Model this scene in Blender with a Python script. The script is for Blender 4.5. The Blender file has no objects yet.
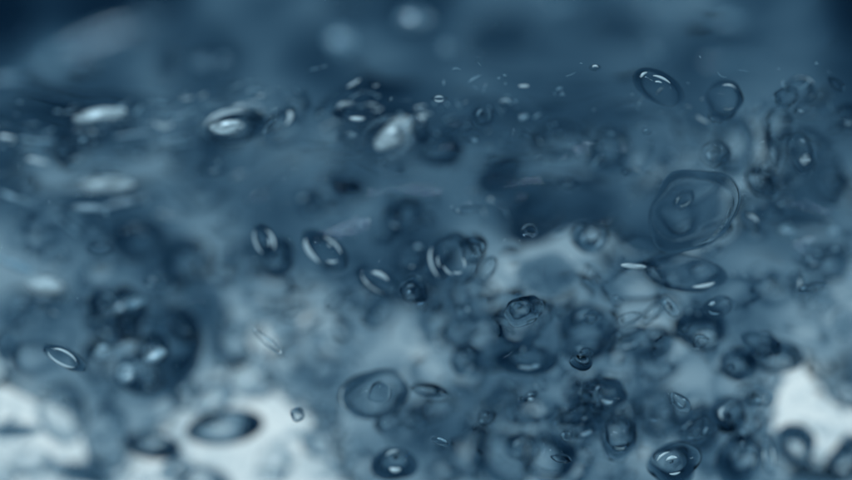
import bpy, math, random
import numpy as np
random.seed(7)
rng = np.random.RandomState(7)
sc = bpy.context.scene
C = sc.collection

# ------------------------------------------------------------------ camera
CM = 0.01                      # everything below is written in centimetres
D = 30.0                       # camera to plane of focus
def V(x, y, z): return (x*CM, y*CM, z*CM)
cam_d = bpy.data.cameras.new('camera')
cam = bpy.data.objects.new('camera', cam_d); C.objects.link(cam)
cam.location = V(0, -D, 0); cam.rotation_euler = (math.radians(90), 0, 0)
cam_d.sensor_width = 36.0
cam_d.lens = 36.0*D/8.52
cam_d.clip_start = 0.005; cam_d.clip_end = 10
cam_d.dof.use_dof = True; cam_d.dof.focus_distance = D*CM
cam_d.dof.aperture_fstop = 2.5
sc.camera = cam

# ------------------------------------------------------------------ light
w = bpy.data.worlds.new('World'); sc.world = w; w.use_nodes = True
bg = w.node_tree.nodes['Background']
bg.inputs[0].default_value = (0.030, 0.080, 0.130, 1); bg.inputs[1].default_value = 1.0

def area(name, loc, target, sx, sy, radiance, col):
    l = bpy.data.lights.new(name, 'AREA'); l.shape = 'RECTANGLE'
    l.size = sx*CM; l.size_y = sy*CM; l.color = col
    l.energy = radiance*math.pi*sx*sy*CM*CM
    o = bpy.data.objects.new(name, l); C.objects.link(o)
    o.location = V(*loc)
    import mathutils
    d = mathutils.Vector(target)-mathutils.Vector(loc)
    o.rotation_euler = d.to_track_quat('-Z', 'Y').to_euler()
    return o
area('added_strip_lamp', (-12, -26, 15), (0, 0, 0), 16, 4, 50, (0.62, 0.86, 1.0))  # unseen lamp added to raise glints and light the pale flecks
area('added_side_lamp', (20, -22, 8), (0, 0, 0), 4, 8, 26, (0.60, 0.85, 1.0))  # second unseen lamp, also added for glints

vs = sc.view_settings
vs.view_transform = 'Standard'; vs.look = 'None'; vs.exposure = 0; vs.gamma = 1; vs.use_curve_mapping = False
cy = sc.cycles
cy.max_bounces = 20; cy.transmission_bounces = 18; cy.glossy_bounces = 6; cy.diffuse_bounces = 2
cy.volume_bounces = 0; cy.transparent_max_bounces = 16
cy.caustics_refractive = True; cy.caustics_reflective = False
cy.use_denoising = True; cy.sample_clamp_indirect = 6

# ------------------------------------------------------------------ materials
ABS = (0.198, 0.400, 0.518)     # what a centimetre of this water lets through
def water_mat(name, density=4.0, ior=1.33, bump=0.0, rough=0.0, tint=(1, 1, 1)):
    m = bpy.data.materials.new(name); m.use_nodes = True
    nt = m.node_tree; nt.nodes.clear()
    out = nt.nodes.new('ShaderNodeOutputMaterial')
    g = nt.nodes.new('ShaderNodeBsdfGlass'); g.inputs['IOR'].default_value = ior
    g.inputs['Roughness'].default_value = rough; g.inputs['Color'].default_value = (*tint, 1)
    nt.links.new(g.outputs[0], out.inputs['Surface'])
    if bump:
        tc = nt.nodes.new('ShaderNodeTexCoord')
        n = nt.nodes.new('ShaderNodeTexNoise'); n.inputs['Scale'].default_value = 260; n.inputs['Detail'].default_value = 2
        b = nt.nodes.new('ShaderNodeBump'); b.inputs['Distance'].default_value = bump*CM
        nt.links.new(tc.outputs['Object'], n.inputs['Vector']); nt.links.new(n.outputs[0], b.inputs['Height'])
        nt.links.new(b.outputs[0], g.inputs['Normal'])
    if density:
        v = nt.nodes.new('ShaderNodeVolumeAbsorption')
        v.inputs['Color'].default_value = (*ABS, 1); v.inputs['Density'].default_value = density*100
        nt.links.new(v.outputs[0], out.inputs['Volume'])
    return m
M_water = water_mat('blue_water', 4.0, ior=1.14)
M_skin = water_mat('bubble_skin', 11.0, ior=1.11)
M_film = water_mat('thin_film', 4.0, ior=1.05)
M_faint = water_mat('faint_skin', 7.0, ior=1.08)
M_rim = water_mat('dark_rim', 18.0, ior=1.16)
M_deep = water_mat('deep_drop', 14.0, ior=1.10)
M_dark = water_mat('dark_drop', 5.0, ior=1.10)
def glint_mat(name, col, trans=0.35, patchy=True):
    m = bpy.data.materials.new(name); m.use_nodes = True
    nt = m.node_tree; nt.nodes.clear()
    out = nt.nodes.new('ShaderNodeOutputMaterial')
    d = nt.nodes.new('ShaderNodeBsdfDiffuse'); t = nt.nodes.new('ShaderNodeBsdfTranslucent'); g = nt.nodes.new('ShaderNodeBsdfGlossy')
    d.inputs[0].default_value = (*col, 1); t.inputs[0].default_value = (*col, 1); g.inputs['Roughness'].default_value = 0.25
    a = nt.nodes.new('ShaderNodeMixShader'); b = nt.nodes.new('ShaderNodeMixShader')
    a.inputs[0].default_value = trans; b.inputs[0].default_value = 0.10
    nt.links.new(d.outputs[0], a.inputs[1]); nt.links.new(t.outputs[0], a.inputs[2])
    nt.links.new(a.outputs[0], b.inputs[1]); nt.links.new(g.outputs[0], b.inputs[2])
    if not patchy:
        nt.links.new(b.outputs[0], out.inputs[0]); return m
    tc = nt.nodes.new('ShaderNodeTexCoord'); mp = nt.nodes.new('ShaderNodeMapping'); n = nt.nodes.new('ShaderNodeTexNoise')
    mp.inputs['Scale'].default_value = (500, 500, 1600); n.inputs['Scale'].default_value = 1.0; n.inputs['Detail'].default_value = 3; n.inputs['Distortion'].default_value = 0.6
    rmp = nt.nodes.new('ShaderNodeMapRange'); rmp.inputs[1].default_value = 0.36; rmp.inputs[2].default_value = 0.58
    geo = nt.nodes.new('ShaderNodeObjectInfo'); add = nt.nodes.new('ShaderNodeVectorMath')
    nt.links.new(tc.outputs['Object'], add.inputs[0]); nt.links.new(geo.outputs['Location'], add.inputs[1])
    nt.links.new(add.outputs[0], mp.inputs['Vector']); nt.links.new(mp.outputs[0], n.inputs['Vector']); nt.links.new(n.outputs[0], rmp.inputs[0])
    tr = nt.nodes.new('ShaderNodeBsdfTransparent'); mx = nt.nodes.new('ShaderNodeMixShader')
    nt.links.new(rmp.outputs[0], mx.inputs[0]); nt.links.new(tr.outputs[0], mx.inputs[1]); nt.links.new(b.outputs[0], mx.inputs[2])
    nt.links.new(mx.outputs[0], out.inputs[0])
    return m
M_glint = glint_mat('white_glint', (0.80, 0.88, 0.90))  # glint brightness is put into the colour of these pale mixes
M_glint_solid = glint_mat('solid_glint', (0.80, 0.88, 0.90), patchy=False)
M_glint_bs = glint_mat('solid_blue_glint', (0.26, 0.42, 0.52), patchy=False)
M_glint_mid = glint_mat('pale_glint', (0.45, 0.60, 0.68))
M_glint_dim = glint_mat('dim_glint', (0.15, 0.26, 0.34))
M_glint_blue = glint_mat('blue_glint', (0.30, 0.47, 0.57))

# ------------------------------------------------------------------ helpers
def tag(o, label, cat, group=None):
    o['label'] = label; o['category'] = cat
    if group: o['group'] = group
    return o
def mesh_obj(name, verts, faces, mat, parent=None, smooth=True):
    me = bpy.data.meshes.new(name)
    verts = np.asarray(verts, dtype=np.float32)
    faces = np.asarray(faces, dtype=np.int32)
    me.vertices.add(len(verts)); me.vertices.foreach_set('co', (verts*CM).ravel())
    k = faces.shape[1]
    me.loops.add(faces.size); me.loops.foreach_set('vertex_index', faces.ravel())
    me.polygons.add(len(faces)); me.polygons.foreach_set('loop_start', np.arange(0, faces.size, k, dtype=np.int32))
    me.update(calc_edges=True); me.validate()
    if smooth: me.polygons.foreach_set('use_smooth', np.ones(len(me.polygons), dtype=bool))
    me.materials.append(mat)
    o = bpy.data.objects.new(name, me); C.objects.link(o)
    if parent: o.parent = parent
    return o
def at(px, py, y=0.0):
    s = (D+y)/D
    return np.array([(px-426)/100*s, y, (240-py)/100*s])

def vnoise(x, y, seed):
    r = np.random.RandomState(seed).rand(256, 256)
    xi = np.floor(x).astype(int); yi = np.floor(y).astype(int)
    fx = x-xi; fy = y-yi
    fx = fx**3*(fx*(fx*6-15)+10); fy = fy**3*(fy*(fy*6-15)+10)
    a = r[xi & 255, yi & 255]; b = r[(xi+1) & 255, yi & 255]; c = r[xi & 255, (yi+1) & 255]; d = r[(xi+1) & 255, (yi+1) & 255]
    return (a*(1-fx)+b*fx)*(1-fy)+(c*(1-fx)+d*fx)*fy-0.5

# ------------------------------------------------------------------ light panel behind the water
def rounded_panel(name, x, y, z, w2, h2, d2, mat, parent=None):
    v = []
    for yy in (y-d2, y+d2):
        for a, b in ((-1, -1), (1, -1), (1, 1), (-1, 1)): v.append((x+a*w2, yy, z+b*h2))
    f = [(0, 1, 2, 3), (7, 6, 5, 4), (0, 4, 5, 1), (1, 5, 6, 2), (2, 6, 7, 3), (3, 7, 4, 0)]
    return mesh_obj(name, v, f, mat, parent, smooth=False)
def emis(name, col, s):
    m = bpy.data.materials.new(name); m.use_nodes = True
    nt = m.node_tree; nt.nodes.clear()
    out = nt.nodes.new('ShaderNodeOutputMaterial'); e = nt.nodes.new('ShaderNodeEmission')
    e.inputs[0].default_value = (*col, 1); e.inputs[1].default_value = s
    nt.links.new(e.outputs[0], out.inputs[0]); return m
panel = rounded_panel('backdrop', 0, 12.0, 0, 22, 16, 0.3, emis('lit_diffuser', (0.66, 0.82, 0.88), 1.0))
panel['kind'] = 'structure'

# ------------------------------------------------------------------ the body of water
GX = np.linspace(0, 852, 17); GY = np.linspace(0, 480, 10)
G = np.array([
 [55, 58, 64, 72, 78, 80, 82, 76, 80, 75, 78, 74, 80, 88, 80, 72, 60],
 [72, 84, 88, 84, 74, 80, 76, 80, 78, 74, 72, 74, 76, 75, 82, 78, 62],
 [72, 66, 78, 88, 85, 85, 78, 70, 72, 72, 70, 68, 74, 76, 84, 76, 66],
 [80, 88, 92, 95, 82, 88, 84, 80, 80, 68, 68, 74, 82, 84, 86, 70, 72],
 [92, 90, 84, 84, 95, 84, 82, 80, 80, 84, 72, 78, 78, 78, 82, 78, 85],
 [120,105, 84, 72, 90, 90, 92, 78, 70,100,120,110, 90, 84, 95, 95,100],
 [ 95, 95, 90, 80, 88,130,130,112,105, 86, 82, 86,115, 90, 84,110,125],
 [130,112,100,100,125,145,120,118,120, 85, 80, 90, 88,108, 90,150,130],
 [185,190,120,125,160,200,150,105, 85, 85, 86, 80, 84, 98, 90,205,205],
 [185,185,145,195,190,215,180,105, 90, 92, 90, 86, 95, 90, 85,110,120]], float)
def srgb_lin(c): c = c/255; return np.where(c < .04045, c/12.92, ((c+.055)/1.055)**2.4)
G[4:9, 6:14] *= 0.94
T = -np.log(np.clip(srgb_lin(G)/0.80, 1e-4, 1.0))/2.4  # wanted brightness put into the water's thickness
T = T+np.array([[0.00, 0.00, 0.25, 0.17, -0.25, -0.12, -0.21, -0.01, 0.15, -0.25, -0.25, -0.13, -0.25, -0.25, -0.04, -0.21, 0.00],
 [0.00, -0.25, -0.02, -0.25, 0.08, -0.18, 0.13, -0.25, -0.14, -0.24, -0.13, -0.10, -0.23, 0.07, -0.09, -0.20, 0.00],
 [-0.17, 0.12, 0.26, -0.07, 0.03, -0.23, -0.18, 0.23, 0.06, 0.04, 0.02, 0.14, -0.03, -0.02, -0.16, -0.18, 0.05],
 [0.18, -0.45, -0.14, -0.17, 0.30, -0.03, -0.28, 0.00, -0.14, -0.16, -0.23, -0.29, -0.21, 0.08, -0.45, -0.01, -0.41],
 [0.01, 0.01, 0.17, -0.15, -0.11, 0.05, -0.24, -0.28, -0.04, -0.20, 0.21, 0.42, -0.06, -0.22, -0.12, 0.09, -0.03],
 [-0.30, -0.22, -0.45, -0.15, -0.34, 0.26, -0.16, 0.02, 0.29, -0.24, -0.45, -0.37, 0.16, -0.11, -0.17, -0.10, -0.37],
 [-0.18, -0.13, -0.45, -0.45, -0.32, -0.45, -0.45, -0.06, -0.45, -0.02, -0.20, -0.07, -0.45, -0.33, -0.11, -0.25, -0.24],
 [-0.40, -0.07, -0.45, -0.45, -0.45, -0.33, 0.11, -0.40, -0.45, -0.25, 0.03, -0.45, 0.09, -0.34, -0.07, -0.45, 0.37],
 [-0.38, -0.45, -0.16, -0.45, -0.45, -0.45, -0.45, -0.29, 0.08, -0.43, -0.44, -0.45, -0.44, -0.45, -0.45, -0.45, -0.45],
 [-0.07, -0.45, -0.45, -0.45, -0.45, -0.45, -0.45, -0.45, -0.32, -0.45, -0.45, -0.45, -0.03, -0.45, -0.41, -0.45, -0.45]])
def cubic_axis(F, pos, grid, axis):
    n = len(grid); u = (pos-grid[0])/(grid[1]-grid[0]); i = np.floor(u).astype(int); f = u-i
    def take(k): return np.take(F, np.clip(i+k, 0, n-1), axis=axis)
    sh = [1, 1]; sh[axis] = -1; f = f.reshape(sh); f = np.clip(f, 0, 1)
    p0, p1, p2, p3 = take(-1), take(0), take(1), take(2)
    return 0.5*((2*p1)+(-p0+p2)*f+(2*p0-5*p1+4*p2-p3)*f*f+(-p0+3*p1-3*p2+p3)*f**3)
# swells (+) and hollows (-) of the water, some put in for glints: x, y, half width, half height, tilt, centimetres
SW = [
 (395,133,20,11, 35,-.75),(100,115,26, 7, 8,-.65),(105,185,27, 8, 0,-.55),(230,128,16, 8, 0,-.6),(275,122,12,6,40,-.4),
 (45,285,18,10,-5,-.45),(65,55,18,10,10,-.4),(12,78,18,8,0,-.35),(340,40,16,13,0,-.42),(203,62,10,11,0,-.25),(224,62,12,11,0,-.25),
 (415,22,18,13,0,-.22),(449,50,9,8,0,-.2),(735,22,22,9,0,-.3),(730,62,30,8,0,-.25),(735,40,20,10,0,.35),(660,0,18,9,0,-.25),(560,0,20,8,0,-.2),
 (88,67,16,12,0,.35),(500,175,22,16,30,.2),(345,187,18,9,0,.6),(150,245,34,26,0,.15),(68,145,18,22,0,.35),
 (578,236,26,20,10,-.7),(518,285,20,44,-40,-.6),(622,250,34,8,-38,-.6),(692,246,36,7,25,-.7),(728,205,8,30,-10,-.4),(655,178,18,8,25,-.35),(655,300,34,22,0,-.2),(690,160,26,12,20,-.25),(752,150,14,28,0,-.3),
 (805,160,8,8,0,-.6),(800,232,26,9,0,-.4),(760,262,26,16,0,-.2),(785,290,12,16,0,-.2),(847,195,8,16,0,-.3),
 (250,290,38,40,0,-.15),(312,332,20,30,25,-.4),(265,288,40,26,0,-.2),(410,360,10,34,25,-.55),(618,372,14,20,-30,-.45),(645,430,10,34,-12,-.3),(685,379,32,9,0,-.5),(762,388,26,20,-20,-.4),
 (645,440,14,34,-10,-.3),(790,400,48,28,-15,-.2),(545,410,30,20,-20,-.2),
 (153,352,10,8,0,-.35),(127,373,12,14,0,-.35),(103,350,10,12,0,-.35),(160,410,16,20,0,-.3),(100,430,22,26,0,-.15),
 (185,290,30,10,40,-.1),(62,395,14,50,0,-.15),(115,345,90,60,0,.1),(330,445,60,20,-30,.1),(14,431,26,8,0,.5),(82,474,44,10,13,.5),(30,400,30,22,0,-.2),(275,425,22,36,0,-.15),(150,472,26,8,0,-.3),
 (845,330,20,30,0,-.1),(830,15,20,20,0,.2),(5,20,30,30,0,.15),(90,280,40,14,0,.1),(210,330,12,30,-20,.08),
]
nx, ny = 480, 310
PX = np.linspace(-200, 1052, nx); PY = np.linspace(-110, 600, ny)
cx = np.clip(PX, 0, 852); cyy = np.clip(PY, 0, 480)
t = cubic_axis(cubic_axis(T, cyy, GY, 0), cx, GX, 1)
XX, YY = np.meshgrid(PX, PY)
T0 = t.copy()
for (x, y, a, b, ang, dt) in SW:
    if y < 90: continue
    c, s = math.cos(math.radians(ang)), math.sin(math.radians(ang))
    u = ((XX-x)*c-(YY-y)*s)/a; v = ((XX-x)*s+(YY-y)*c)/b
    t += dt*np.exp(-(u*u+v*v)**1.3*0.7)
low = np.clip((YY-200)/200, 0, 1)
wx = XX+40*vnoise(XX/90, YY/70, 3)*2; wy = YY+25*vnoise(XX/80, YY/60, 4)*2
band = np.exp(-((YY-150)/70)**2)
right = np.clip((XX-480)/200, 0, 1)
n1 = vnoise(wx/60+9, wy/(26+20*low)+5, 11); n2 = vnoise(wx/26, wy/(11+11*low), 12); n3 = vnoise(wx/12, wy/(5+6*low), 13)
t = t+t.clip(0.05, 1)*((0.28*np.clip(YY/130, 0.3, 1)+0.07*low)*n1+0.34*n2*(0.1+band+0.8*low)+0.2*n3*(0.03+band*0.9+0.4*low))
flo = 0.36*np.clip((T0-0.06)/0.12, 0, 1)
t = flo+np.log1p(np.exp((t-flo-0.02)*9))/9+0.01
# the water is full of small trapped pockets: each a raised ring round a thinner middle
rp = np.random.RandomState(31)
tp = np.zeros_like(t)
def pocket(x, y, a, b, ang, amp, arc=None):
    r = max(a, b)*1.7
    i0, i1 = np.searchsorted(PY, [y-r, y+r]); j0, j1 = np.searchsorted(PX, [x-r, x+r])
    if i1 <= i0 or j1 <= j0: return
    X = XX[i0:i1, j0:j1]-x; Y = YY[i0:i1, j0:j1]-y
    c, s_ = math.cos(math.radians(ang)), math.sin(math.radians(ang))
    u = (X*c-Y*s_)/a; v = (X*s_+Y*c)/b
    th = np.arctan2(v, u)
    ph = rp.rand(3)*6.28
    rr = np.hypot(u, v)*(1+.14*np.sin(2*th+ph[0])+.09*np.sin(3*th+ph[1]))
    k = 0.65+0.35*np.sin(th+ph[2])
    tp[i0:i1, j0:j1] += amp*(k*np.exp(-((rr-.82)/.2)**2)-0.5*np.exp(-(rr/.45)**2))
for i in range(620):
    y = rp.rand()**0.75*400+95; x = rp.rand()*900-24
    dens = 0.45+0.55*min(1, max(0, (y-200)/150))*min(1, max(0.7, (x-250)/200))
    if rp.rand() > dens: continue
    a = 6+rp.rand()**2*24
    b = a*(0.5+0.4*rp.rand()) if y > 230 else a*(0.3+0.4*rp.rand())
    i_, j_ = np.searchsorted(PY, y), np.searchsorted(PX, x)
    pocket(x, y, a, b, rp.randn()*30, (0.20+0.22*rp.rand())*min(1.0, max(0.33, t[i_, j_]*1.4))*(1.0+0.45*min(1, max(0, (y-230)/80))))
# the front swells toward the camera above, so that it leaves the plane of focus
def front(px, py):
    px = np.asarray(px, float); py = np.asarray(py, float)
    up = np.clip((170-py)/200, 0, 1.2)
    lo = np.clip((py-230)/250, 0, 1.2)
    return 0.80-1.25*up**1.5+0.25*lo+0.2*np.sin(px/130.)
Yf = front(XX, YY)
f1 = vnoise(wx/70+3, wy/34+8, 21); f2 = vnoise(wx/24, wy/10, 22); f3 = vnoise(wx/10, wy/4.2, 23)
Ybase = Yf.copy()
Yf = Yf-tp*0.8
Yf = Yf+0.16*f1*(0.1+0.7*np.clip(YY/140, 0, 1))+0.05*f2*(0.1+band)*np.clip((YY-60)/60, 0, 1)+0.014*f3*band
def skin_of_water(px, py):
    i = int(np.clip(np.searchsorted(PY, py), 0, ny-1)); j = int(np.clip(np.searchsorted(PX, px), 0, nx-1))
    return float(Yf[i, j])
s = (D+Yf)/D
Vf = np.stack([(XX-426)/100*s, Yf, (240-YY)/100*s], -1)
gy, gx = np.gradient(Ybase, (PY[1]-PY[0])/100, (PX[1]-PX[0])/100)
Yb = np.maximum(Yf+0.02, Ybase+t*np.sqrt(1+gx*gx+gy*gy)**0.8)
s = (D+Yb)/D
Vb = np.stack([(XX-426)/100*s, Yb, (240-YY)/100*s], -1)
idx = np.arange(nx*ny).reshape(ny, nx)
q = np.stack([idx[:-1, :-1], idx[1:, :-1], idx[1:, 1:], idx[:-1, 1:]], -1).reshape(-1, 4)
N = nx*ny
qb = q[:, ::-1]+N
rim = []
def strip(a):
    return np.stack([a[:-1], a[1:], a[1:]+N, a[:-1]+N], -1)
rim = np.concatenate([strip(idx[0, :]), strip(idx[-1, ::-1]), strip(idx[::-1, 0]), strip(idx[:, -1])])
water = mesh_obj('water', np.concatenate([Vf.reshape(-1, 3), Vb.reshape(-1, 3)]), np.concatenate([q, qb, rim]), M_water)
water['kind'] = 'structure'

# ------------------------------------------------------------------ bubbles and drops
def sphere(nu=40, nv=24):
    v = [(0, 0, 1)]
    for i in range(1, nv):
        th = math.pi*i/nv
        for j in range(nu):
            ph = 2*math.pi*j/nu; v.append((math.sin(th)*math.cos(ph), math.sin(th)*math.sin(ph), math.cos(th)))
    v.append((0, 0, -1)); f = []
    for j in range(nu): f.append((0, 1+j, 1+(j+1) % nu))
    for i in range(nv-2):
        for j in range(nu):
            a = 1+i*nu+j; b = 1+i*nu+(j+1) % nu
            f.append((a, a+nu, b+nu)); f.append((a, b+nu, b))
    last = len(v)-1; o = 1+(nv-2)*nu
    for j in range(nu): f.append((last, o+(j+1) % nu, o+j))
    return np.array(v), np.array(f)
SV, SF = sphere()
def wobble(v, amt, seed):
    r = np.random.RandomState(seed); k = np.ones(len(v)); amt = amt*1.7
    for _ in range(5):
        d = r.randn(3)*1.5; k += amt*0.45*np.sin(v@d+r.rand()*6.28)
    for _ in range(4):
        d = r.randn(3)*3.4; k += amt*0.16*np.sin(v@d+r.rand()*6.28)
    return v*k[:, None]
def rot(v, deg):
    c, s = math.cos(math.radians(deg)), math.sin(math.radians(deg))
    o = v.copy(); o[:, 0] = v[:, 0]*c-v[:, 2]*s; o[:, 2] = v[:, 0]*s+v[:, 2]*c
    return o
def crescent(parent, rx, rz, ry, tilt, a0, a1, wid, mat, name='glint_streak', k=0.86):  # bubble glint put on as a pale ridge
    """a thin tapered ridge painted as a glint along the skin of a bubble between two angles"""
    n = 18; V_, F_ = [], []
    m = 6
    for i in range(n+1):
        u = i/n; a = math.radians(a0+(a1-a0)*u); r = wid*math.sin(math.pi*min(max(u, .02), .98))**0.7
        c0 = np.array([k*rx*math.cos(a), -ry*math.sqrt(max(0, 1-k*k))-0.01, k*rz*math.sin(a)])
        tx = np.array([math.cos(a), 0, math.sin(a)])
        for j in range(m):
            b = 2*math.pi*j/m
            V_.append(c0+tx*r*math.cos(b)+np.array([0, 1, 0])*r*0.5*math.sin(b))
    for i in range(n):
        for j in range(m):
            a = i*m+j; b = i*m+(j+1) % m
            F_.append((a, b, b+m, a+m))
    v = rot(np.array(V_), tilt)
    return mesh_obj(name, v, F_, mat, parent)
count = [0]
def bubble(px, py, rx, rz, tilt=0, dy=0.0, kind='shell', label='', group=None, k=0.72, wob=0.10, depth=None, streaks=(), smat=None, rim=False, soft=None, cat=None, highlight=None, off=(0, 0), yabs=None):
    count[0] += 1; sd = 100+count[0]
    a, b = rx/100, rz/100; d = depth or min(a, b, 0.22)*0.8
    yw = skin_of_water(px, py)
    if yabs is not None: y = yabs
    elif kind == 'highlight': y = yw-d-(0.06 if dy > -0.6 else 0.45)
    elif dy < -0.45: y = min(0.22 if dy <= -0.8 else 0.46, yw-0.6*d)      # standing clear of the water, in focus
    else: y = yw+dy
    c = at(px, py, y); sca = (D+y)/D/100
    a, b, d = a*sca*100, b*sca*100, d*sca*100
    name = {'shell': 'air_bubble', 'drop': 'water_drop', 'highlight': 'glint_fleck'}[kind]  # flecks are glints given as pale solid bodies
    e = bpy.data.objects.new(name, None); C.objects.link(e); e.location = V(*c); e.empty_display_size = 0.001
    tag(e, label, cat or {'shell': 'bubble', 'drop': 'water drop', 'highlight': 'highlight'}[kind], group)
    if max(rx, rz) > 1.5*min(rx, rz): wob = wob*0.4
    outer = wobble(SV, wob, sd)*np.array([a, d, b])
    rv = np.random.RandomState(sd+900)
    if kind == 'shell':
        if soft is None: soft = any(w_ in label for w_ in ('upper right', 'faint', 'blurred', 'large tilted'))
        if k == 0.72: k = 0.55+0.27*rv.rand()
        if off == (0, 0):
            m_ = (1-k)*0.9; an = rv.rand()*6.28; off = (m_*math.cos(an), m_*math.sin(an))
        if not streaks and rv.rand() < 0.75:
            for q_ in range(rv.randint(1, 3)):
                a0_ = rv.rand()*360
                crescent(e, a, b, d, tilt, a0_, a0_+30+60*rv.rand(), (0.8+1.6*rv.rand()**2)*sca, M_glint_mid if rv.rand() < 0.4 else M_glint_bs, k=0.3+0.5*rv.rand())  # random glints painted inside the bubble
        kk = (k*(1+0.10*np.sin(SV@np.array([2.1, 1.3, 2.6])+sd)))[:, None]
        inner = outer*np.concatenate([kk, np.full_like(kk, 0.93), kk], 1)+np.array([off[0]*a, 0, off[1]*b])*0.5
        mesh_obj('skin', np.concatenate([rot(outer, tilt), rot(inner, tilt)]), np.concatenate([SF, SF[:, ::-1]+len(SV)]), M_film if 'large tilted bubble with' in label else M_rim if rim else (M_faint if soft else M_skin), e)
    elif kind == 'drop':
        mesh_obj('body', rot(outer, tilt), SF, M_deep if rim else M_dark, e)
    else:
        mesh_obj('body', rot(outer, tilt), SF, (highlight or M_glint) if b > 0.019 else (M_glint_bs if highlight else M_glint_solid), e)
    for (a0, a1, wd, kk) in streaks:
        crescent(e, a, b, d, tilt, a0, a1, wd*sca, M_glint_mid if smat else M_glint_solid, k=kk)
    return e

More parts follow.
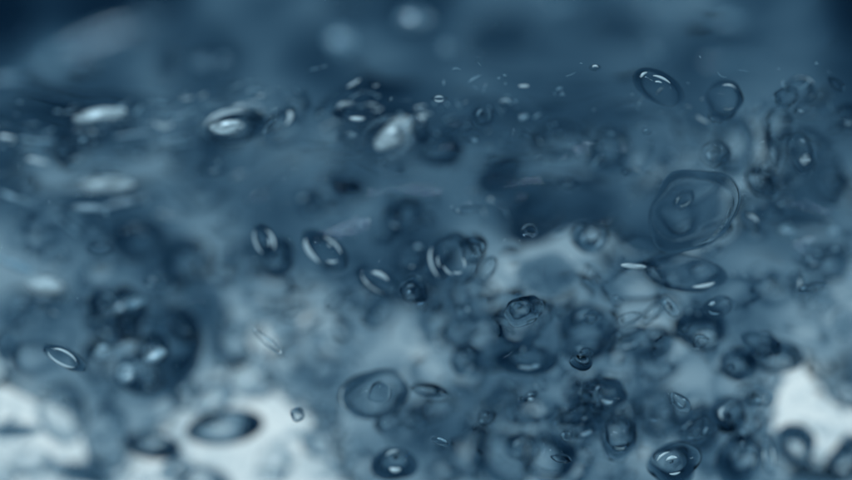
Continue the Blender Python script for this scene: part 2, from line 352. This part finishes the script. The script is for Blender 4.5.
S, DR, F = 'shell', 'drop', 'highlight'
B = [
 # lower left, against the white
 (225,427,40,18, 8,-.2,S,'large flat oval bubble with a thick dark rim against the white gap, lower left',dict(k=.70,off=(-.10,0),rim=True,depth=.26,wob=.03)),
 (152,446,30,14,-8,-.2,S,'smaller oval bubble touching the left end of the big dark-rimmed oval',dict(k=.60,rim=True,depth=.2,wob=.04)),
 (82,474,44,10,-13,-.1,DR,'long dark slanting drop cut by the bottom edge at lower left',dict(rim=True)),
 (205,482,30,15,-8,-.1,S,'pale bubble cut by the bottom edge below the two dark-rimmed ovals',dict(k=.66,rim=True)),
 (14,431,28,7,0,-.1,DR,'dark blurred flat drop at the left edge inside the white patch',dict(rim=True)),
 (180,452,10,24,10,.2,DR,'dark upright neck of water joining the two oval bubbles at lower left',{}),
 (64,357,24,10,-28,-1.0,S,'crisp slanting bubble with white painted glints above the lower left white patch',dict(rim=True,streaks=((20,150,1.3,.6),(200,330,1.2,.7)))),
 (148,348,54,50,0,.2,S,'biggest round bubble at the left with three pale spots inside',dict(k=.86,wob=.06)),
 (120,318,30,22,20,0,S,'wide bubble overlapping the top left of the biggest round bubble',dict(k=.78)),
 (172,338,26,30,-10,-.1,S,'tall bubble overlapping the right side of the biggest round bubble',dict(k=.76)),
 (140,372,24,20,0,-.15,S,'bubble nested in the lower half of the biggest round bubble',dict(k=.7)),
 (154,348,17,15,0,-.2,S,'bubble around the brightest pale spot inside the biggest round bubble',dict(k=.7)),
 (96,360,18,22,0,-.1,S,'bubble on the outer left flank of the biggest round bubble',dict(k=.7)),
 (214,395,22,16,15,0,S,'bubble between the biggest round bubble and the pale area right of it',dict(k=.75)),
 (250,375,26,24,0,0,S,'wide pale bubble above the white gap left of the ringed bubble',dict(k=.82)),
 (232,345,18,22,0,.0,S,'upright bubble in the pale area left of the thin slanting one',dict(k=.75)),
 (60,415,22,30,0,.0,S,'pale tall bubble at the right end of the far left white patch',dict(k=.84)),
 (105,440,26,32,0,.0,S,'large pale bubble standing between the two lower left white patches',dict(k=.86)),
 (30,462,24,14,10,.0,S,'flat pale bubble low in the far left white patch',dict(k=.8)),
 (275,462,18,20,0,.0,S,'pale bubble low in the white gap left of the dark cluster',dict(k=.84)),
 (8,345,12,16,0,-.1,DR,'dark drop cut by the left edge above the far left white patch',{}),
 (170,290,20,12,20,0,S,'slanting bubble above the biggest round bubble',dict(k=.72)),
 (104,385,16,14,0,0,S,'small blurred bubble under the biggest round bubble on its left side',{}),
 (184,394,18,16,0,0,S,'small bubble under the right side of the biggest round bubble',{}),
 (205,300,22,34,20,.3,DR,'dark upright drop beside the pale area left of centre',{}),
 (285,330,22,20,0,.4,DR,'dark drop on the left rim of the pale round swell left of centre',{}),
 (268,342,18,4,-40,-1.0,S,'thin slanting bubble with a pale streak beneath the dark drop left of centre',dict(streaks=((30,150,1,.5),))),
 (250,265,26,20,0,.5,S,'blurred bubble over the top of the pale area left of centre',{}),
 (70,300,22,14,0,.4,S,'blurred flat bubble right of the white glow near the left edge',{}),
 (20,310,20,24,0,.4,S,'blurred bubble at the left edge below the white glow',{}),
 (98,330,10,20,30,.1,S,'narrow slanting bubble on the outer left side of the biggest round bubble',{}),
 # lower middle
 (372,395,33,26, 8,-.5,S,'crisp ringed bubble with a bright halo and dark core below centre',dict(k=.8,wob=.05,streaks=((150,205,1.0,.93),))),
 (381,392,13,10, 8,-1.2,DR,'small dark drop sitting inside the ringed bubble below centre',{}),
 (297,415, 7, 7,0,-.9,S,'tiny round bubble with a bright dot at the edge of the white gap',dict(rim=True)),
 (325,414,17,15,0,-.2,DR,'dark round drop right of the tiny bubble by the white gap',{}),
 (318,445,18,17,0,.2,S,'pale-centred bubble between the white gap and the dark cluster at the bottom',{}),
 (335,470,12,11,0,-.1,DR,'small dark drop at the foot of the dark cluster by the white gap',{}),
 (352,452,20,18,0,.2,S,'blurred bubble in the dark cluster below the ringed bubble',{}),
 (396,462,22,20,20,-.5,S,'bubble with a jagged white glint at the bottom below the ringed bubble',dict(streaks=((200,290,2.6,.35),(60,120,1,.6)))),
 (445,420,34,34,0,.2,S,'large blurred round bubble right of the ringed bubble',dict(k=.8)),
 (448,472,24,16,0,.1,S,'pale flat bubble at the bottom edge beneath the large blurred round one',{}),
 (500,462,30,34,0,.2,S,'tall dark bubble at the bottom edge right of the pale flat one',dict(k=.7)),
 (548,456,32,26,-15,-.2,S,'bubble with a pale triangular glint at the bottom centre',dict(streaks=((165,215,2.0,.7),(250,310,1.8,.7)))),
 (528,360,32,15,0,-.6,S,'wide flat bubble with a small bright eye right of centre',dict(k=.6)),
 (480,350,26,22,0,.2,S,'blurred bubble left of the wide flat one with the bright eye',{}),
 (505,400,24,20,0,.3,S,'blurred bubble beneath the wide flat one with the bright eye',{}),
 # lower right
 (590,405,28,32,0,.1,S,'tall dark bubble left of the pale wedge, lower right of centre',dict(k=.6)),
 (619,437,19,22,0,-.2,S,'small dark bubble with a low glint touching the pale strip',dict(streaks=((235,300,1.5,.5),))),
 (672,464,28,22,10,-.8,S,'bottom edge bubble with the brightest jagged sparkle',dict(streaks=((60,130,2.2,.35),(95,150,1.3,.62),(240,300,1.2,.4)))),
 (655,412,30,30,0,.1,S,'large round dark bubble right of the pale strip, lower right',dict(k=.7)),
 (697,425,22,24,0,.2,S,'dark bubble between the large round one and the glinting pair',dict(k=.6)),
 (727,413,20,18,0,-.7,S,'bubble with a mottled bright centre left of the right white gap',dict(k=.66,streaks=((120,230,1.6,.4),))),
 (706,455,18,22,0,.1,DR,'dark drop at the bottom right between two glinting bubbles',{}),
 (740,458,22,26,0,-.2,S,'tall bubble with a pale right side at the foot of the right white gap',dict(k=.6,streaks=((320,395,1.8,.6),))),
 (768,456, 8,22, 5,-.7,S,'narrow upright bubble with a bright edge under the right white gap',dict(streaks=((-40,40,1.2,.6),(150,200,1,.6)))),
 (795,444,20,17,0,-.1,S,'round dark-rimmed bubble inside the right white gap',dict(k=.55,rim=True)),
 (815,480,26,24,-30,-.0,DR,'dark drop at the bottom edge below the round bubble in the right white gap',{}),
 (846,462,20,26,0,.0,S,'dark bubble at the lower right corner',dict(k=.6,rim=True)),
 (760,402,16,20,0,.2,S,'pale bubble on the left edge of the right white gap',{}),
 (740,362,20,18,0,-.3,S,'dark-rimmed bubble above the left end of the right white gap',{}),
 (776,356,30,17,0,-.2,S,'flat oval bubble with a dark core above the right white gap',dict(k=.6)),
 (846,324,13,16,-30,-.3,DR,'dark drop at the right edge above the right white gap',{}),
 (705,330,26,22,0,-.1,S,'bubble with one round pale spot in the right half below the flat glinting one',dict(k=.6)),
 (650,345,24,20,0,.3,S,'blurred dark bubble left of the one with the round pale spot',{}),
 (592,328,28,24,0,.2,S,'dark round bubble under the narrow pale channel right of centre',dict(k=.75)),
 (545,276,30,24,0,.1,DR,'dark round drop between the two pale channels in the middle right',{}),
 (592,238,20,18,-20,-.1,S,'dark bubble at the left end of the bright slanting streak',dict(k=.6)),
 (688,208,46,38,35,-.3,S,'large tilted bubble with a dark crown and a bright lower rim, upper right',dict(k=.84,wob=.07,off=(0,.05),streaks=((255,320,1.6,.97),),smat='m')),
 (684,200,13, 8,40,-1.1,S,'little sparkling bubble inside the large tilted bubble',dict(streaks=((100,160,1.2,.7),(200,300,1.2,.6)))),
 (684,272,44,18,-6,-.4,S,'long flat bubble with pale blotches beneath the large tilted bubble',dict(k=.78,streaks=((285,330,2.2,.8),))),
 (633,266,12, 2.5,-5,-.9,F,'short thin bright streak left of the long flat bubble',{}),
 (797,285, 6,16, 0,-.5,S,'narrow upright bubble with a bright line near the right edge',dict(streaks=((-50,60,1.4,.4),))),
 (815,300,18,16,0,.1,S,'blurred bubble right of the narrow upright bubble near the right edge',{}),
 (830,262,20,20,0,.1,S,'dark blurred bubble at the right edge above the pale area',{}),
 (752,222,16, 8,-45,-.5,S,'small slanting bubble with a bright stroke right of the large tilted bubble',dict(streaks=((60,170,1.6,.5),))),
 (800,154,14,24, 15,-.4,S,'tall bubble holding a bright white dot at the upper right',dict(k=.8)),
 (774,150, 9,22,10,-.2,S,'narrow upright bubble left of the one with the white dot',{}),
 (830,180,18,24,0,.2,S,'blurred dark bubble right of the one with the white dot',{}),
 (735,150,20,30,0,.2,S,'tall blurred pale bubble at upper right above the small slanting one',{}),
 # middle
 (500,175,24,18,30,.1,DR,'dark smudge of a drop above the pale channels, upper centre right',{}),
 (345,187,18, 9,-3,-.1,DR,'very dark blue flat drop left of centre',dict(rim=True)),
 (455,262,30,24,-48,-.5,S,'tilted bubble with many fine painted glints near the centre',dict(k=.86,soft=True,streaks=((200,270,1.4,.93),(250,300,1,.5),(20,80,1,.35),(300,350,.9,.4),(215,250,.8,.65)))),
 (488,268, 8,11,-30,-.4,S,'small dark bubble right of the scratched one near the centre',{}),
 (326,250,26,15,-38,-.5,S,'tilted bubble with a thick white lower rim left of centre',dict(streaks=((195,275,2.6,.9),(40,120,1.3,.7),(80,100,1,.4),(300,350,1.2,.6)))),
 (380,281,26,12,-32,-.5,S,'tilted bubble with two white strokes just left of centre',dict(streaks=((60,150,2.2,.5),(200,300,1.2,.8)))),
 (266,241,11,18,25,-.6,S,'small crisp bubble with bright slivers on both sides',dict(streaks=((120,215,1.3,.92),(-60,50,1.6,.7),(-80,20,1.2,.35)))),
 (420,127,10,18,20,-.1,S,'dark upright bubble right of the brightest white fleck',dict(streaks=((20,80,1.4,.6),))),
 (235,126,32,17,8,-.3,S,'dark-outlined bubble with a bright white mark at upper left',dict(streaks=((80,170,1.2,.95),(60,150,.9,.8)))),
 (212,150,10,26,0,.1,DR,'dark upright drop hanging beneath the bubble with the white mark',{}),
 (278,122,20,10,35,-.3,S,'slanting bubble with a white tip right of the dark-outlined one',dict(streaks=((-70,20,2.4,.75),))),
 (356,115,24, 8,-4,-.3,S,'flat dark-topped bubble left of the brightest white fleck',dict(k=.7,streaks=((240,320,2.2,.5),))),
 (439,99,8,4,0,-.3,S,'tiny bubble with two short bright lines at the upper centre',dict(streaks=((200,340,.9,.6),(30,150,.9,.6)))),
 (660,88,28,15,-32,-.15,S,'slanting bubble with fine bright painted glints at the upper right',dict(k=.8,streaks=((70,140,1.4,.6),(100,160,1,.3),(150,190,1.4,.8)))),
 (726,98,17,17,0,-.15,S,'round bubble with a dark crown at the upper right',dict(k=.8,streaks=((40,110,.9,.75),(250,300,1,.7)))),
 (595,68,6,4,0,-1.0,S,'tiny lone bubble highest in the sharp band',dict(streaks=((20,160,1,.5),))),
 (800,90,16,14,0,0,S,'faint bubble with a thin arc near the right edge, level with the dark-crowned one',dict(streaks=((30,120,.9,.9),))),
 (310,205,20,14,10,.1,S,'faint blurred bubble above the two tilted bubbles left of centre',{}),
 (440,150,22,16,0,.2,S,'faint bubble below the dark upright one at upper centre',{}),
 (560,140,26,18,0,.2,S,'broad faint bubble at the upper middle',{}),
 (610,150,20,26,-20,.2,S,'upright faint bubble above the bright slanting streak',{}),
 (400,220,24,18,20,.2,S,'faint bubble in the middle above the scratched one',{}),
 (540,215,24,16,0,.3,S,'faint bubble above the pale channel right of centre',{}),
 (520,320,26,22,0,.3,S,'faint dark bubble beneath the pale channel right of centre',{}),
 (440,320,28,24,0,.3,S,'faint dark bubble beneath the one with fine painted glints at the centre',{}),
 (140,240,26,20,0,.1,S,'dark blurred bubble at the left under the broken painted glint',{}),
 (182,262,24,22,0,.2,S,'blurred bubble right of the dark blurred one at the left',{}),
 (68,146,14,20,10,.1,DR,'dark blurred drop below the upper left white fleck',{}),
 # white and pale flecks painted in place of glints and blurred light spots
 (394,133,22,11,38,-.3,F,'brightest white painted glint, slanting, at upper centre',dict(wob=.16)),
 (100,115,27, 7, 9,-.2,F,'white elongated painted glint at the far upper left',dict(wob=.12)),
 (105,185,29, 8, 1,-.2,F,'pale straight painted glint at the left below the elongated white one',dict(wob=.12)),
 (229,128,17, 8, 4,-.6,F,'white painted glint inside the dark-outlined bubble at upper left',dict(wob=.2)),
 (88,208,19, 2.4,-2,-.2,F,'left half of the broken painted glint under the pale straight fleck',dict(highlight='m',wob=.2)),
 (128,201,26, 2.2,14,-.2,F,'right half of the broken painted glint under the pale straight fleck',dict(highlight='m',wob=.2)),
 (168,215,14, 2.6,-8,-.2,F,'short thin painted glint at the end of the broken one at left',{}),
 (100,163,36,2.0,-3,-.2,F,'long faint painted glint above the pale straight fleck',dict(highlight='b')),
 (38,161,11, 2.4,-14,-.2,F,'short bright painted glint near the upper left edge',{}),
 (42,141,12, 1.6,-3,-.2,F,'short thin painted glint above the short bright one at upper left',dict(highlight='b')),
 (6,137,10, 2,-6,-.2,F,'short painted glint touching the left edge',{}),
 (18,199,20,2.4,-20,-.2,F,'slanting painted glint at the left edge, mid height',dict(highlight='b')),
 (14,264,22,4,-25,-.2,F,'broad slanting painted glint at the left edge above the white glow',dict(highlight='b')),
 (73,222,14,1.5,-38,-.3,F,'upper of two parallel slanting painted glint hairs at left',dict(highlight='b')),
 (68,226,14,1.5,-38,-.3,F,'lower of two parallel slanting painted glint hairs at left',dict(highlight='b')),
 (45,285,17, 8,-4,.1,F,'soft white glowing painted glint near the left edge',dict(wob=.15)),
 (247,105,13,2.4,12,-.3,F,'upper bright painted glint above the dark-outlined bubble',{}),
 (253,112,11,2.3,18,-.3,F,'lower bright painted glint above the dark-outlined bubble',{}),
 (805,160,5,5,0,-.8,F,'round bright painted glint at the upper right',{}),
 (68,53,17, 6,12,0,F,'blurred pale fleck of painted light in the foreground at the upper left',dict(highlight='b',yabs=-1.3)),  # from here, blurred light spots painted as pale bodies nearer the camera
 (10,78,16,4,6,0,F,'blurred pale fleck of painted light touching the left edge in the foreground',dict(highlight='b',yabs=-1.3)),
 (108,40,64,14,20,0,F,'broad faint slanting smear of painted light near the top left',dict(highlight='c',yabs=-2.4)),
 (342,41,13,11,0,0,F,'round blurred pale spot of painted light at the top, left of the middle',dict(highlight='b',yabs=-1.7)),
 (203,62,8,8,0,0,F,'left of two touching faint round spots of painted light below the slanting smear',dict(highlight='c',yabs=-1.3)),
 (225,62,9,9,0,0,F,'right of two touching faint round spots of painted light below the slanting smear',dict(highlight='c',yabs=-1.3)),
 (415,20,18,12,0,0,F,'faint round spot of painted light near the top edge just left of the middle',dict(highlight='c',yabs=-1.3)),
 (449,49,8,7,0,0,F,'small faint spot of painted light just below the faint round one near the middle',dict(highlight='c',yabs=-1.3)),
 (560,2,20,10,0,0,F,'faint patch of painted light cut by the top edge right of the middle',dict(highlight='c',yabs=-2.2)),
 (662,2,20,8,0,0,F,'faint patch of painted light cut by the top edge at the upper right',dict(highlight='c',yabs=-2.2)),
 (738,21,19,5,0,0,F,'pale flat smear of painted light above the dark foreground drop at upper right',dict(highlight='b',yabs=-1.7)),
 (735,62,32,6,0,0,F,'pale flat smear of painted light below the dark foreground drop at upper right',dict(highlight='c',yabs=-1.7)),
 (656,52,8,8,0,0,F,'small faint spot of painted light left of the dark foreground drop at upper right',dict(highlight='c',yabs=-1.3)),
 (734,41,22,10,0,0,DR,'dark blurred foreground drop between two pale smears at upper right',dict(yabs=-1.7)),
 (86,66,15,10,0,0,DR,'dark blurred foreground drop right of the pale fleck at upper left',dict(yabs=-1.7)),
 (4,14,34,34,0,0,DR,'darkest blurred drop filling the top left corner',dict(yabs=-2.2)),
 (862,8,26,40,0,0,DR,'darkest blurred drop filling the top right corner',dict(yabs=-2.2)),
 (170,60,16,26,0,0,DR,'faint dark blurred drop left of the two touching faint spots of painted light',dict(yabs=-2.2)),
 (345,8,22,14,0,0,DR,'dark blurred drop at the top edge above the round pale spot of painted light',dict(yabs=-2.2)),
 (500,40,40,26,10,0,DR,'wide faint dark drop in the foreground at the top middle',dict(yabs=-2.4)),
 (620,30,36,20,-10,0,DR,'wide faint dark drop in the foreground between the two edge patches of painted light',dict(yabs=-2.4)),
 (115,311,26,5,28,-.3,F,'pale blurred arc of painted light over the upper left of the biggest round bubble',dict(highlight='b')),
 (168,328,24,11,-35,-.2,DR,'dark curved drop on the upper right rim of the biggest round bubble',{}),
 (120,335,16,9,40,-.2,DR,'dark drop inside the upper left rim of the biggest round bubble',{}),
 (178,372,22,11,35,-.2,DR,'dark drop on the lower right rim of the biggest round bubble',{}),
 (214,345,9,26,12,0,DR,'dark upright sliver of water right of the biggest round bubble',{}),
 (103,352,9,8,0,-.6,F,'left of three soft pale spots inside the biggest round bubble',dict(highlight='m')),  # bright spots of the bubble painted in as pale bodies
 (154,354,10,7,20,-.6,F,'right of three soft pale spots inside the biggest round bubble',dict(highlight='m')),
 (127,374,9,9,0,-.6,F,'lowest of three soft pale spots inside the biggest round bubble',dict(highlight='m')),
 (137,303,10,5,20,-.6,F,'pale fleck on the upper rim of the biggest round bubble',dict(highlight='b')),
 (705,337,9,7,0,-.6,F,'soft pale spot inside the bubble below the flat glinting one',dict(highlight='m')),
 (505,101,5,1.6,0,-.3,F,'left tiny painted glint in the sharp band at upper middle',{}),
 (524,117,5,2.5,30,-.3,F,'lower tiny painted glint in the sharp band at upper middle',dict(highlight='b')),
 (524,86,5,1.3,0,-.3,F,'upper tiny painted glint in the sharp band at upper middle',{}),
 (135,134,22,1.4,8,-.2,F,'fine painted glint at upper left between the flecks',dict(highlight='b')),
 (170,140,20,1.2,14,-.2,F,'fine painted glint nearing the dark upright drop at upper left',dict(highlight='b')),
 (786,232,9,7,0,.2,F,'left of two soft pale dots at the right edge',dict(highlight='b')),
 (833,230,6,6,0,.2,F,'right of two soft pale dots at the right edge',dict(highlight='b')),
]
# the crowd: small indistinct bubbles between the ones above
marks = [(148,348,75,62,'the biggest round bubble at left',16),(190,436,60,30,'the two dark-rimmed ovals at lower left',7),(372,420,60,48,'the ringed bubble below centre',18),
 (455,285,65,55,'the scratched bubble near the centre',12),(528,385,60,60,'the bright-eyed flat bubble',22),(640,430,50,50,'the pale strip at lower right',23),
 (727,420,45,50,'the mottled bubble beside the right gap',17),(670,310,60,45,'the long flat bubble right of centre',16),(797,290,55,50,'the narrow upright right-edge bubble',12),
 (800,150,50,50,'the bright white dot at upper right',12),(688,180,75,50,'the large tilted bubble at right',10),(420,127,70,35,'the dark upright bubble at upper centre',9),(212,165,80,40,'the dark upright hanging drop',9),(350,285,60,50,'the two tilted bubbles left of centre',8),
 (50,240,50,50,'the parallel slanting painted glint hairs at left',6),(548,440,50,30,'the bubble with the triangular glint',14)]
rc = np.random.RandomState(77); used = set()
for (mx_, my_, sx_, sy_, nm, n_) in marks:
    done, tries = 0, 0
    while done < n_ and tries < 400:
        tries += 1
        x = float(np.clip(mx_+rc.randn()*sx_*0.7, 4, 848)); y = float(np.clip(my_+rc.randn()*sy_*0.7, 84, 476))
        a = 4+15*rc.rand()**1.4; flat = 0.35+0.6*rc.rand(); ang = rc.randn()*30
        if y < 220: flat *= 0.85
        if any(abs(x-fx) < 34 and abs(y-fy) < 18 for fx, fy in ((394,133),(100,115),(105,185),(230,127),(45,285),(805,160))): continue
        if math.hypot(x-688, y-208) < 48: continue
        if y > 385 and (x > 752 or x < 120 or 225 < x < 300) and rc.rand() < .7: continue
        dx, dz = x-mx_, my_-y
        side = ('above' if dz > 12 else 'below' if dz < -12 else 'level with')
        hor = ('right' if dx > 10 else 'left' if dx < -10 else 'middle')
        far = 'well' if math.hypot(dx, dz) > 55 else 'just'
        size = 'tiny' if a < 6.5 else 'small' if a < 11 else 'medium'
        shape = 'round' if flat > .75 else ('slanting' if abs(ang) > 18 else 'flat')
        if side == 'level with': far = ''
        key = (nm, side, hor, far, size, shape)
        if key in used: continue
        used.add(key); done += 1
        place = {'above': far+' above', 'below': far+' below', 'level with': 'level with'}[side]
        hz = {'right': ' and right of', 'left': ' and left of', 'middle': ''}[hor]
        bubble(x, y, a, a*flat, ang, -0.1-0.3*rc.rand(), 'shell', f'{size} {shape} bubble {place}{hz} {nm}', 'small bubbles crowding between the bigger ones', wob=.16, cat='bubble', soft=rc.rand() < 0.62)
for (x, y, a, b, tl, dy, kd, lab, kw) in B:
    kw = dict(kw)
    if kw.get('highlight'): kw['highlight'] = {'m': M_glint_mid, 'b': M_glint_blue, 'c': M_glint_dim}[kw['highlight']]
    bubble(x, y, a, b, tl, dy, kd, lab, **kw)

# ------------------------------------------------------------------ painted glints: countless hair-thin slivers along the ragged band
def glitter(name, n, seed, fx, label, mat, dy=0.08):
    r = np.random.RandomState(seed); Vv, Ff = [], []
    for _ in range(n):
        x, y, L, wd, ang = fx(r)
        yw = skin_of_water(x, y)-dy-0.05*r.rand(); c = at(x, y, yw)
        ca, sa = math.cos(math.radians(ang)), math.sin(math.radians(ang)); base = len(Vv)
        bow = r.randn()*0.25*L; m = 5
        for k in range(m+1):
            u = k/m*2-1; h = wd*math.sqrt(max(0, 1-u*u))+0.05
            px_, pz_ = L*u, bow*(1-u*u)
            for (oz, oy) in ((h, 0), (0, -h), (-h, 0), (0, h)):
                X, Z = px_, pz_+oz
                Vv.append((c[0]+(X*ca-Z*sa)/100, c[1]+oy/100, c[2]+(X*sa+Z*ca)/100))
        for k in range(m):
            for q_ in range(4):
                a = base+k*4+q_; b = base+k*4+(q_+1) % 4
                Ff.append((a, a+4, b+4, b))
    o = mesh_obj(name, Vv, Ff, mat); o['kind'] = 'stuff'; o['label'] = label; return o
def f_left(r):
    x = r.rand()*430; y = 125+0.12*(x-200)*-0.3+r.randn()*22
    return x, y, 3+r.rand()**2*15, 0.5+r.rand()**3*1.7, r.randn()*18+8
def f_right(r):
    x = 430+r.rand()*420; y = 118+r.randn()*32
    return x, y, 1.5+r.rand()**2*8, 0.3+r.rand()**3*1.2, r.randn()*35-10
def f_low(r):
    x = r.rand()*852; y = 190+r.rand()*270
    return x, y, 1.5+r.rand()**2*9, 0.3+r.rand()**3*1.4, r.randn()*30-35
glitter('glint_slivers', 120, 5, f_left, 'fine painted glints, thin pale slivers along the ragged band on the left', M_glint_blue)
glitter('glint_slivers', 130, 6, f_right, 'fine painted glints, short pale slivers along the ragged band on the right', M_glint_bs)
glitter('glint_slivers', 26, 8, f_left, 'bright painted glints scattered on the left of the ragged band', M_glint_solid)
glitter('glint_slivers', 14, 9, f_right, 'bright painted glints scattered on the right of the ragged band', M_glint_solid)
glitter('glint_slivers', 16, 17, f_low, 'bright short slanting painted glints over the lower water', M_glint_solid)
glitter('glint_slivers', 120, 7, f_low, 'thin pale painted glints scattered over the lower water', M_glint_blue)
